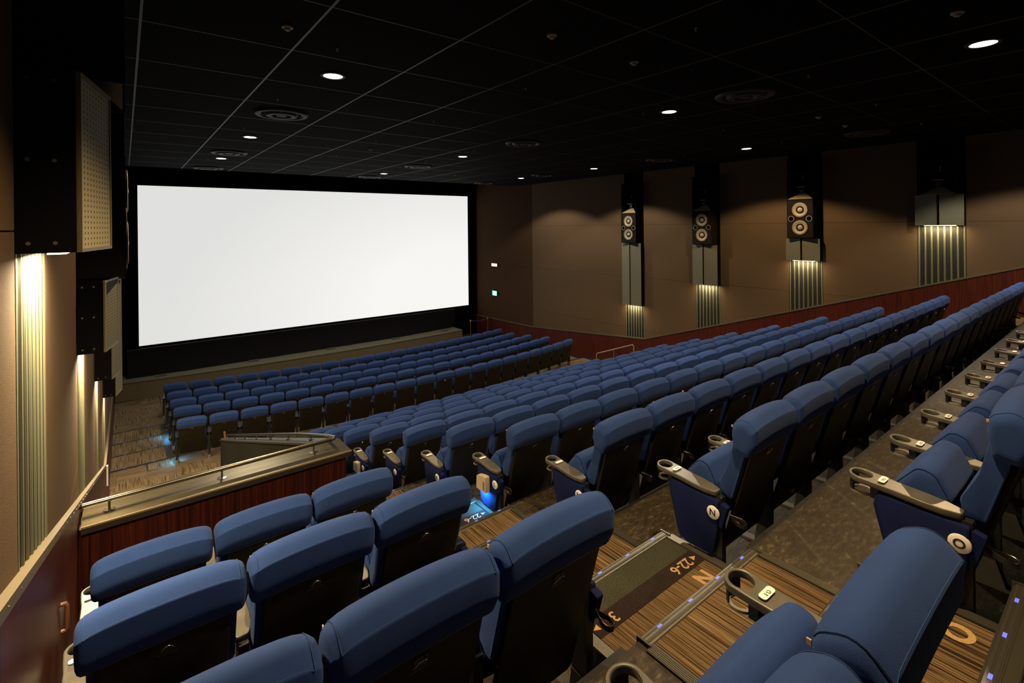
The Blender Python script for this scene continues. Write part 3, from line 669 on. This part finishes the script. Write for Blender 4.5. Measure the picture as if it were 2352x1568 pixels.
def rail(name, pts, r, posts, lb, cat, mat='steel', flange=True, group=None):
    t = top(name, None, lb, cat, group)
    part('rail_tube', MB().tube(pts, r, 12).mesh('rail_tube', mat, 60), t)
    for (x, y, z0, z1) in posts:
        p = part('post', MB().lathe([(r*0.42, z0), (r*0.42, z1)], (x, y, 0), n=8).mesh('post', mat, 60), t)
        if flange: part('flange', MB().lathe([(0.042, z0), (0.042, z0+0.004), (0.02, z0+0.006)], (x, y, 0), n=20).mesh('flange', mat, 40), p)
    return t
rail('parapet_rail', [(XL+0.02, 5.62, -2.352), (1.80, 5.62, -2.352), (1.835, 5.63, -2.352), (1.845, 5.66, -2.356), (1.83, 5.84, -2.395), (1.82, 5.90, -2.41)]+[(1.82, y, pz(y)+0.11) for y in (7, 9, 11, 12.9)], 0.022,
     [(-0.12, 5.62, -2.44, -2.352), (0.74, 5.62, -2.44, -2.352), (1.61, 5.62, -2.44, -2.352)]+[(1.82, 6.46+1.08*i, pz(6.46+1.08*i)+0.03, pz(6.46+1.08*i)+0.11) for i in range(6)],
     'shiny low metal handrail running along the parapet top and down', 'handrail')
top('rail_knob', MB().tube([(1.80, 13.10, pz(13.10)+0.04), (1.79, 13.16, pz(13.1)+0.19)], 0.024, 10).mesh('rail_knob', 'wood_rail', 60), 'reddish wooden grip at the lower end of stair parapet', 'handle')
rail('wall_handrail', [(14.45, 13.27, -5.87), (14.45, 13.27, -5.02), (14.45, 13.22, -4.97), (14.45, 11.52, -4.33), (14.45, 11.47, -4.36), (14.45, 11.47, rowz(8))], 0.02,
     [(14.45, 12.4, FLO[0][1], -4.66)], 'thin metal handrail standing at the front of right aisle', 'handrail', 'rail_metal', False)
# left-wall bits
hb = top('wall_grip', None, 'short brown wooden grip on the red left dado', 'handle', loc=(XL+0.03, 4.07, -2.35))
part('grip', MB().tube([(0.0, 0.0, 0.085), (0.022, 0, 0.085), (0.028, 0, 0.07), (0.028, 0.01, -0.07), (0.022, 0.01, -0.085), (0, 0.01, -0.085)], 0.012, 10).mesh('grip', 'wood_rail', 60), hb)
dl = top('door_post', None, 'narrow pale and brown door post at foot of left wall', 'door post', loc=(XL, 12.3, -5.87))
part('pale_plate', MB().box(0.05, 0.075, 0, 0.06, 0.98, 1.36).mesh('pale_plate', 'white'), dl)
part('wood_post', MB().box(0.05, 0.075, 0, 0.06, 0, 0.98).mesh('wood_post', 'wood_rail'), dl)

# ---------------------------------------------------------------- seats
def seat_meshes():
    S = {}
    hp = rpoly([(0.045, 0.715, 0.020), (0.002, 0.800, 0.10), (0.0, 0.905, 0.012), (0.065, 0.968, 0.06), (0.152, 0.925, 0.05), (0.162, 0.845, 0.04), (0.145, 0.735, 0.015)], 4)
    cy, cz = 0.085, 0.86
    def ring(x, sc, dz, prof, c):
        return [(x, c[0]+(y-c[0])*sc, c[1]+(z-c[1])*sc+dz) for y, z in prof]
    st_ = [(-0.324, 0.52, -0.030), (-0.322, 0.68, -0.029), (-0.315, 0.83, -0.026), (-0.303, 0.925, -0.022), (-0.285, 0.975, -0.017), (-0.26, 1.0, -0.011), (-0.22, 1.01, -0.005), (-0.15, 1.02, 0.0), (-0.08, 1.025, 0.003), (0, 1.025, 0.004)]
    st_ = st_+[(-x, a, d) for x, a, d in st_[::-1][1:]]
    S['head'] = MB().loft([ring(x, a, d, hp, (cy, cz)) for x, a, d in st_]).mesh('headrest', 'blue', 42)
    def seam(x, sc, dz): return (x, cy+(0.0-cy)*sc+0.0055, cz+(0.905-cz)*sc+dz+0.0042)
    hr = ring(-0.290, 0.968, -0.018, hp, (cy, cz))[11:24]
    hr = [(x-0.0015, y-0.0005, z+0.001) for x, y, z in hr][::-1]
    S['pipe'] = MB().tube(hr+[seam(*q) for q in st_[5:-5]]+[(-x, y, z) for x, y, z in hr[::-1]], 0.0014, 5).mesh('piping', 'blue_pipe', 60)
    bp_ = rpoly([(0.050, 0.80, 0.01), (0.170, 0.385, 0.02), (0.245, 0.385, 0.025), (0.262, 0.47, 0.05), (0.190, 0.62, 0.15), (0.150, 0.80, 0.01)], 4)
    c2 = (0.16, 0.58)
    sb = [(-0.288, 0.90, 0), (-0.282, 0.97, 0), (-0.265, 1.0, 0), (0, 1.0, 0), (0.265, 1.0, 0), (0.282, 0.97, 0), (0.288, 0.90, 0)]
    S['back'] = MB().loft([ring(x, a, d, bp_, c2) for x, a, d in sb]).mesh('backrest', 'blue', 40)
    # dark shell on the rear: outline in (x, s) laid on the sloping rear plane
    def plane(x, z, off): return (x, 0.046+0.289*(0.80-z)-off, z)
    ol = [(-0.255, 0.04), (-0.255, 0.712), (-0.25, 0.720), (-0.13, 0.726), (0, 0.728), (0.13, 0.726), (0.25, 0.720), (0.255, 0.712), (0.255, 0.04), (0.235, 0.01), (-0.235, 0.01)]
    mb = MB(); n = len(ol)
    mb.add([plane(x, z, 0.0) for x, z in ol]+[plane(x, z, 0.018) for x, z in ol]+[plane(x*0.985, 0.40+(z-0.40)*0.99, 0.022) for x, z in ol],
           [tuple(range(2*n, 3*n)), tuple(range(n))[::-1]]+[(i, (i+1) % n, n+(i+1) % n, n+i) for i in range(n)]+[(n+i, n+(i+1) % n, 2*n+(i+1) % n, 2*n+i) for i in range(n)])
    S['shell'] = mb.mesh('back_panel', 'shell', 35)
    S['lip'] = MB().loft([[plane(x, z-0.002, 0.022), plane(x, z-0.002, 0.027), plane(x, z+0.003, 0.026), plane(x, z+0.003, 0.021)] for x, z in [(-0.24, 0.712), (-0.13, 0.716), (0, 0.718), (0.13, 0.716), (0.24, 0.712)]]).mesh('panel_lip', 'lip')
    hb_ = MB()
    hb_.tube([Vector(plane(-0.024, 0.655, 0.022)), Vector(plane(-0.023, 0.668, 0.032)), Vector(plane(-0.014, 0.682, 0.036)), Vector(plane(0, 0.688, 0.037)), Vector(plane(0.014, 0.682, 0.036)), Vector(plane(0.023, 0.668, 0.032)), Vector(plane(0.024, 0.655, 0.022))], 0.0035, 6)
    S['hook'] = hb_.mesh('coat_hook', 'chrome', 60)
    S['hookplate'] = MB().loft([[plane(x, 0.645, 0.0215), plane(x, 0.645, 0.024), plane(x, 0.692, 0.024), plane(x, 0.692, 0.0215)] for x in (-0.030, 0.030)]).mesh('hook_plate', 'black')
    mb = MB()
    for j in range(8):
        x = -0.036+j*0.0095
        mb.loft([[plane(xx, 0.630, 0.0215), plane(xx, 0.630, 0.0228), plane(xx, 0.6375, 0.0228), plane(xx, 0.6375, 0.0215)] for xx in (x, x+0.006)])
    S['maker'] = mb.mesh('maker_mark', 'lip')
    # folded seat cushion
    cp = rpoly([(0.275, 0.20, 0.03), (0.290, 0.44, 0.05), (0.350, 0.555, 0.05), (0.420, 0.572, 0.05), (0.520, 0.45, 0.12), (0.592, 0.315, 0.05), (0.560, 0.20, 0.06), (0.42, 0.165, 0.06)], 4)
    c3 = (0.42, 0.36)
    sc_ = [(-0.268, 0.66, 0), (-0.266, 0.80, 0), (-0.256, 0.915, 0), (-0.235, 0.975, 0), (-0.18, 1.0, 0), (0, 1.015, 0)]
    sc_ = sc_+[(-x, a, d) for x, a, d in sc_[::-1][1:]]
    S['cushion'] = MB().loft([ring(x, a, d, cp, c3) for x, a, d in sc_]).mesh('seat_cushion', 'blue', 50)
    S['cpipe'] = MB().tube([(-0.2565, c3[0]+(y-c3[0])*0.92, c3[1]+(z-c3[1])*0.92) for y, z in cp[4:26]], 0.002, 5).mesh('cushion_piping', 'blue_panel', 60)
    # armrest, centred on x = 0
    ol = []
    for k in range(25):
        a = PI*k/24; ol.append((0.059*math.cos(a), 0.638+0.057*math.sin(a)))
    ol += [(-0.056, 0.56), (-0.051, 0.50), (-0.052, 0.44), (-0.053, 0.38), (-0.047, 0.30), (-0.030, 0.245), (-0.020, 0.235), (0.020, 0.235), (0.030, 0.245), (0.047, 0.30), (0.053, 0.38), (0.052, 0.44), (0.051, 0.50), (0.056, 0.56)]
    hole = [(0.044*math.cos(2*PI*k/28), 0.638+0.044*math.sin(2*PI*k/28)) for k in range(28)]
    me = curve_mesh('armrest', [ol, hole], 0.030, 0.005, 'arm')
    for v in me.vertices: v.co.z += 0.425+0.07*(v.co.y-0.24)
    me.polygons.foreach_set('use_smooth', [True]*len(me.polygons)); me.set_sharp_from_angle(angle=math.radians(45))
    for v in me.vertices: v.co.x *= 1.10
    S['arm'] = me
    def az(y): return 0.44+0.07*(y-0.24)
    mb = MB()                                                     # cup cage: front arc, rear block
    arcp = [(0.053*math.cos(a), 0.638+0.053*math.sin(a)) for a in [PI*(0.18+0.64*k/12) for k in range(13)]]
    arci = [(0.047*math.cos(a), 0.638+0.047*math.sin(a)) for a in [PI*(0.18+0.64*k/12) for k in range(13)]][::-1]
    mb.prism(arcp+arci, 'z', 0.385, az(0.64)-0.015)
    S['cage'] = mb.mesh('cup_holder', 'black', 40)
    S['block'] = MB().box(-0.045, 0.045, 0.555, 0.590, 0.375, az(0.6)-0.015).mesh('rear_bracket', 'black')
    ro = [(0.052*math.cos(2*PI*k/24), 0.638+0.053*math.sin(2*PI*k/24)) for k in range(24)]
    mb = MB(); n = 24; ri = [(x*0.72, 0.64+(y-0.64)*0.72) for x, y in ro]
    v = [(x, y, 0.385) for x, y in ro]+[(x, y, 0.385) for x, y in ri]+[(x, y, 0.375) for x, y in ro]+[(x, y, 0.375) for x, y in ri]
    f = []
    for i in range(n):
        j = (i+1) % n; f += [(i, j, n+j, n+i), (2*n+i, 3*n+i, 3*n+j, 2*n+j), (i, 2*n+i, 2*n+j, j), (n+i, n+j, 3*n+j, 3*n+i)]
    mb.add(v, f); S['strap'] = mb.mesh('cage_ring', 'cage_strap', 40)
    S['stand'] = MB().box(-0.024, 0.024, 0.20, 0.30, -0.18, 0.41).prism([(0.24, 0.375), (0.57, 0.395), (0.57, 0.445), (0.24, 0.42)], 'x', -0.024, 0.024).mesh('stand', 'black')
    S['foot'] = MB().prism([(0.14, -0.2), (0.44, -0.2), (0.42, -0.185), (0.32, -0.18), (0.30, -0.05), (0.22, -0.05), (0.18, -0.18), (0.16, -0.185)], 'x', -0.032, 0.032).mesh('foot_plate', 'foot')
    pl = rpoly([(-0.041, -0.015, 0.012), (0.041, -0.015, 0.012), (0.041, 0.015, 0.012), (-0.041, 0.015, 0.012)], 4)
    mf = me.copy(); mf.name = 'armrest'; mf.materials.clear(); mf.materials.append(M['black']); S['armf'] = mf
    S['plate'] = MB().prism(pl, 'z', 0, 0.0015).mesh('number_plate', 'white')
    # strap loop hanging behind the stand
    lp = [(0, 0.0), (0.012, -0.03), (0.026, -0.06), (0.028, -0.085), (0.018, -0.105), (0, -0.112), (-0.018, -0.105), (-0.028, -0.085), (-0.026, -0.06), (-0.012, -0.03)]
    mb = MB(); n = len(lp)
    v = [(x, 0.16+y, 0.315+0.15*y) for x, y in lp]+[(x, 0.16+y, 0.290+0.15*y) for x, y in lp]+[(x*0.88, 0.16-0.006+y*0.9, 0.315+0.15*y) for x, y in lp]+[(x*0.88, 0.16-0.006+y*0.9, 0.290+0.15*y) for x, y in lp]
    f = []
    for i in range(n):
        j = (i+1) % n; f += [(i, j, n+j, n+i), (2*n+i, 3*n+i, 3*n+j, 2*n+j), (i, 2*n+i, 2*n+j, j), (n+i, n+j, 3*n+j, 3*n+i)]
    mb.add(v, f); S['loop'] = mb.mesh('strap_loop', 'black', 40)
    S['loop_rim'] = MB().tube([(x, 0.16+y, 0.316+0.15*y) for x, y in lp], 0.0014, 4).mesh('loop_rim', 'steel', 60)
    S['tag'] = MB().box(-0.303, -0.299, 0.150, 0.160, 0.875, 0.888).mesh('woven_tag', 'tag')
    # aisle end panel (aisle on the -x side)
    ep = rpoly([(0.205, 0.395, 0.01), (0.56, 0.415, 0.01), (0.575, 0.35, 0.05), (0.50, 0.05, 0.03), (0.44, 0.028, 0.02), (0.25, 0.028, 0.02), (0.215, 0.20, 0.05)], 3)
    S['endp'] = MB().loft([[(x, 0.39+(y-0.39)*k, 0.21+(z-0.21)*k) for y, z in ep] for x, k in ((-0.058, 0.965), (-0.052, 1.0), (-0.02, 1.0), (-0.016, 0.97))]).mesh('end_panel', 'blue_panel', 40)
    S['endpad'] = MB().prism(rpoly([(0.150, 0.370, 0.006), (0.200, 0.385, 0.006), (0.208, 0.23, 0.008), (0.190, 0.23, 0.006)], 2), 'x', -0.048, -0.004).mesh('rear_pad', 'blue_panel')
    S['disc'] = MB().lathe([(0.001, -0.066), (0.036, -0.066), (0.042, -0.062), (0.043, -0.054)], (0, 0.240, 0.315), 'x', n=28, cap1=False).mesh('row_disc', 'white', 40)
    # the lower front block has thicker pads and wider rear shells
    for a_, b_n, fx in (('headf', 'head', lambda v: (v.x, v.y*1.04-0.004, 0.966+(v.z-0.966)*1.03)), ('pipef', 'pipe', lambda v: (v.x, v.y*1.04-0.004, 0.966+(v.z-0.966)*1.03)),
                        ('shellf', 'shell', lambda v: (v.x*1.13, v.y-0.006, v.z if v.z < 0.6 else 0.6+(v.z-0.6)*0.95)), ('lipf', 'lip', lambda v: (v.x*1.1, v.y-0.006+0.289*0.006, v.z-0.006))):
        m2 = S[b_n].copy()
        for v in m2.vertices: v.co = fx(v.co)
        S[a_] = m2
    for kk, me in S.items():
        if kk == 'plate': continue
        for v in me.vertices: v.co.z += 0.2
        me.update()
    return S
S = seat_meshes()
SEG = 'rows of blue folding cinema seats'
def base_seat(full, arm_l=True, armtext=False):
    t = top('theatre_chair', None, 'x', 'seat', SEG)
    h = part('headrest', S['head' if full else 'headf'], t); part('piping', S['pipe' if full else 'pipef'], h)
    part('backrest', S['back'], t)
    p = part('back_panel', S['shell' if full else 'shellf'], t); part('panel_lip', S['lip' if full else 'lipf'], p); part('coat_hook', S['hook'], p)
    if full: part('hook_plate', S['hookplate'], p); part('maker_mark', S['maker'], p); part('woven_tag', S['tag'], h)
    c = part('seat_cushion', S['cushion'], t)
    if full: part('piping', S['cpipe'], c)
    return t
def add_side(t, x, full, plate=None, end=None, letter=None):
    a = part('armrest', S['arm'] if full else S['armf'], t, loc=(x, 0, 0))
    part('cup_holder', S['cage'], a)
    if full: part('cage_ring', S['strap'], a)
    part('rear_bracket', S['block'], a)
    s_ = part('stand', S['stand'], t, loc=(x, 0, 0)); part('foot_plate', S['foot'], s_)
    if full: l = part('strap_loop', S['loop'], t, loc=(x, 0, 0)); part('loop_rim', S['loop_rim'], l)
    if full:
        q = part('number_plate', S['plate'], a, loc=(0, 0.545, 0.6475+0.07*(0.545-0.24)))
        q.rotation_euler = (math.atan(0.07), 0, 0)
    if end is not None:
        e = part('end_panel', S['endp'], t, loc=(x, 0, 0)); e.scale = (end, 1, 1)
        r = part('rear_pad', S['endpad'], t, loc=(x, 0, 0)); r.scale = (end, 1, 1)
        if letter:
            d = part('row_disc', S['disc'], t, loc=(x, 0, 0), label='white disc lettered '+letter); d.scale = (end, 1, 1)
            q = part('row_letter', text_mesh(letter, 0.058, 'ink', 0.0006, 0.001), d)
            q.matrix_local = Matrix.Translation((-0.0668, 0.240, 0.515)) @ Matrix(((0, 0, -1, 0), (-1, 0, 0, 0), (0, 1, 0, 0), (0, 0, 0, 1)))
    return a
def put(proto, x, y, z, rz, label):
    c = copytree(proto); c.location = (x, y, z+OZ); c.rotation_euler = (0, 0, rz); c['label'] = label
    return c
W = 0.672
XS0 = 3.7318+0.006-W/2+0.0                     # centre of seat 6
# prototypes
pr_full = base_seat(True); add_side(pr_full, -W/2, True)
pr_left = base_seat(True); add_side(pr_left, W/2, True)
pr_front = base_seat(False); add_side(pr_front, -0.692/2, False)
PX, PY = -W/2, W/2
ROWL = 'ONMLKJIHGF'
used = []
def plate_text(seat, x, s):
    arm = [o for o in seat.children if o.name.startswith('armrest') and abs(o.location.x-x) < 0.01][0]
    q = part('plate_text', text_mesh(s, 0.021, 'ink', 0.0003), arm, loc=(0, 0.5435, 0.6475+0.07*(0.545-0.24)+0.0022), rotz=PI); q.rotation_euler = (math.atan(0.07), 0, PI)
for n, k in enumerate(range(-1, 9)):
    L = ROWL[n]; Y = 1.52+1.2137*k; z = rowz(k)
    cnt = 12 if L == 'O' else (14 if L == 'F' else 17)
    for i in range(cnt):
        x = XS0+i*W
        if L in 'HGF': rowd = {'H': 'third row', 'G': 'second row', 'F': 'front row'}[L]+' of the raised right block'
        else: rowd = 'raised block row marked '+L
        if i == 0:
            s = base_seat(True); add_side(s, -W/2, True, end=1, letter=L if L in 'ONMLKJI' else None)
            s.location = (x, Y, z+OZ)
            s['label'] = ('blue aisle seat with the round white %s disc on its side' % L) if L in 'ONMLKJI' else 'blue seat at the left aisle end of the '+rowd
        else:
            s = put(pr_full, x, Y, z, 0, 'blue seat, %s from the left aisle in the %s' % (word(i), rowd))
        bpy.context.view_layer if False else None
        if i == cnt-1: add_side(s, W/2, True, end=-1)
        if L in 'ON' and i < 5:
            arm = [o for o in KIDS.get(s.name, []) if o.name.startswith('armrest')] or [o for o in s.children if o.name.startswith('armrest')]
            q = obj('plate_text', text_mesh('%s-%d' % (L, 6+i), 0.021, 'ink', 0.0003), arm[0], loc=(0, 0.5435, 0.6475+0.07*(0.545-0.24)+0.0022)); q.rotation_euler = (math.atan(0.07), 0, PI)
# left block, three seats a row
for n, k in enumerate((-1, 0, 1, 2)):
    L = 'ONML'[n]; Y = 1.52+1.2137*k; z = rowz(k)
    for i in range(3):
        x = 1.797+0.006-W/2-(2-i)*0.662
        lb = 'blue seat left of the aisle, %s in the %s row' % (['by the wall', 'middle one', 'at the aisle'][i], {'O': 'nearest', 'N': 'second nearest', 'M': 'third nearest', 'L': 'farthest, in front of the parapet,'}[L])
        if L == 'L': lb = 'blue seat left of the aisle, %s of the row behind the parapet' % ['wall side seat', 'middle seat', 'aisle seat'][i]
        if i == 2:
            s = base_seat(True); add_side(s, W/2, True, end=-1); s.location = (x, Y, z+OZ); s['label'] = lb
        else: s = put(pr_left, x, Y, z, 0, lb)
        if i == 0: add_side(s, -W/2, True)
        if L == 'O':
            arm = [o for o in s.children if o.name.startswith('armrest') and o.location.x > 0]
            q = obj('plate_text', text_mesh('O-%d' % (i+1), 0.021, 'ink', 0.0003), arm[0], loc=(0, 0.5435, 0.6475+0.07*(0.545-0.24)+0.0022)); q.rotation_euler = (math.atan(0.07), 0, PI)
# front block, five curved rows of twenty
FR = [('A', 18.98, 1.61, 14.74, -6.20, 'first row nearest the screen'), ('B', 17.66, 1.62, 14.41, -6.125, 'second row from the screen'), ('C', 16.52, 1.63, 14.52, -6.045, 'third row from the screen'),
      ('D', 15.37, 1.64, 14.61, -5.955, 'fourth row from the screen'), ('E', 14.09, 1.63, 14.78, -5.87, 'rear row')]
for nm, yc, xa, xb, z, rd in FR:
    pw = (xb-xa)/19
    for i in range(20):
        xr = xa+i*pw; x = xr-pw/2+0.012; y = yc+0.016*(x-7.9)**2; rz = math.atan(0.032*(x-7.9))
        s = put(pr_front, x, y, z, rz, 'blue seat, %s from left in the lower front block, %s' % (word(i), rd))
        s['group'] = 'curved front rows of blue cinema seats'
        if i in (0, 19):
            if i == 19: add_side(s, pw/2, False)
for p in (pr_full, pr_left, pr_front):
    def kill(o):
        for c in list(o.children): kill(c)
        bpy.data.objects.remove(o, do_unlink=True)
    kill(p)

# cream footlight boxes on the aisle seats of rows L and I, blue light below
def footlight(x, y, z, lb, s=1):
    t = top('foot_light', None, lb, 'lamp', loc=(x, y, z))
    prof = rpoly([(-0.085, 0.0, 0.006), (0.085, 0.0, 0.006), (0.080, 0.135, 0.012), (0.0, 0.155, 0.03), (-0.080, 0.165, 0.012)], 3)
    part('housing', MB().prism(prof, 'x', -0.055, 0.0).mesh('housing', 'cream', 40), t)
    part('rating_label', MB().box(-0.0565, -0.055, -0.065, -0.035, 0.02, 0.11).mesh('rating_label', 'cage_strap'), t)
    part('lens', MB().box(-0.05, -0.006, -0.07, 0.07, -0.006, 0.0).mesh('lens', 'led'), t)
    L = bpy.data.lights.new('blue_lamp', 'AREA'); L.shape = 'RECTANGLE'; L.size = 0.04; L.size_y = 0.12; L.energy = 14.0; L.color = (0.05, 0.42, 1.0)
    lo = bpy.data.objects.new('blue_lamp', L); COL.objects.link(lo); lo.parent = t; lo.location = (-0.05, 0, -0.010); lo.rotation_euler = (0, math.radians(-25), 0)
footlight(XS0-W/2-0.058, 1.52+1.2137*2+0.42, rowz(2)+0.40, 'cream box glowing blue below, on the L aisle seat')
footlight(XS0-W/2-0.058, 1.52+1.2137*5+0.44, rowz(5)+0.40, 'cream box on the side of the I aisle seat')
for x, y, z, lb in ((0.97, 15.2, -5.87, 'small blue glowing lamp under the left end of the rear front-block row'), (0.95, 17.75, -6.045, 'small blue glowing lamp at the left end of the third row')):
    t = top('floor_lamp', None, lb, 'lamp', loc=(x, y, z+0.22))
    part('housing', MB().box(-0.03, 0.03, -0.06, 0.06, 0, 0.06).mesh('housing', 'black'), t); part('lens', MB().box(-0.02, 0.02, -0.05, 0.05, -0.004, 0).mesh('lens', 'led'), t)
    L = bpy.data.lights.new('blue_lamp', 'AREA'); L.shape = 'RECTANGLE'; L.size = 0.05; L.size_y = 0.1; L.energy = 5.0; L.color = (0.12, 0.5, 1.0)
    lo = bpy.data.objects.new('blue_lamp', L); COL.objects.link(lo); lo.parent = t; lo.location = (0, 0, -0.008)
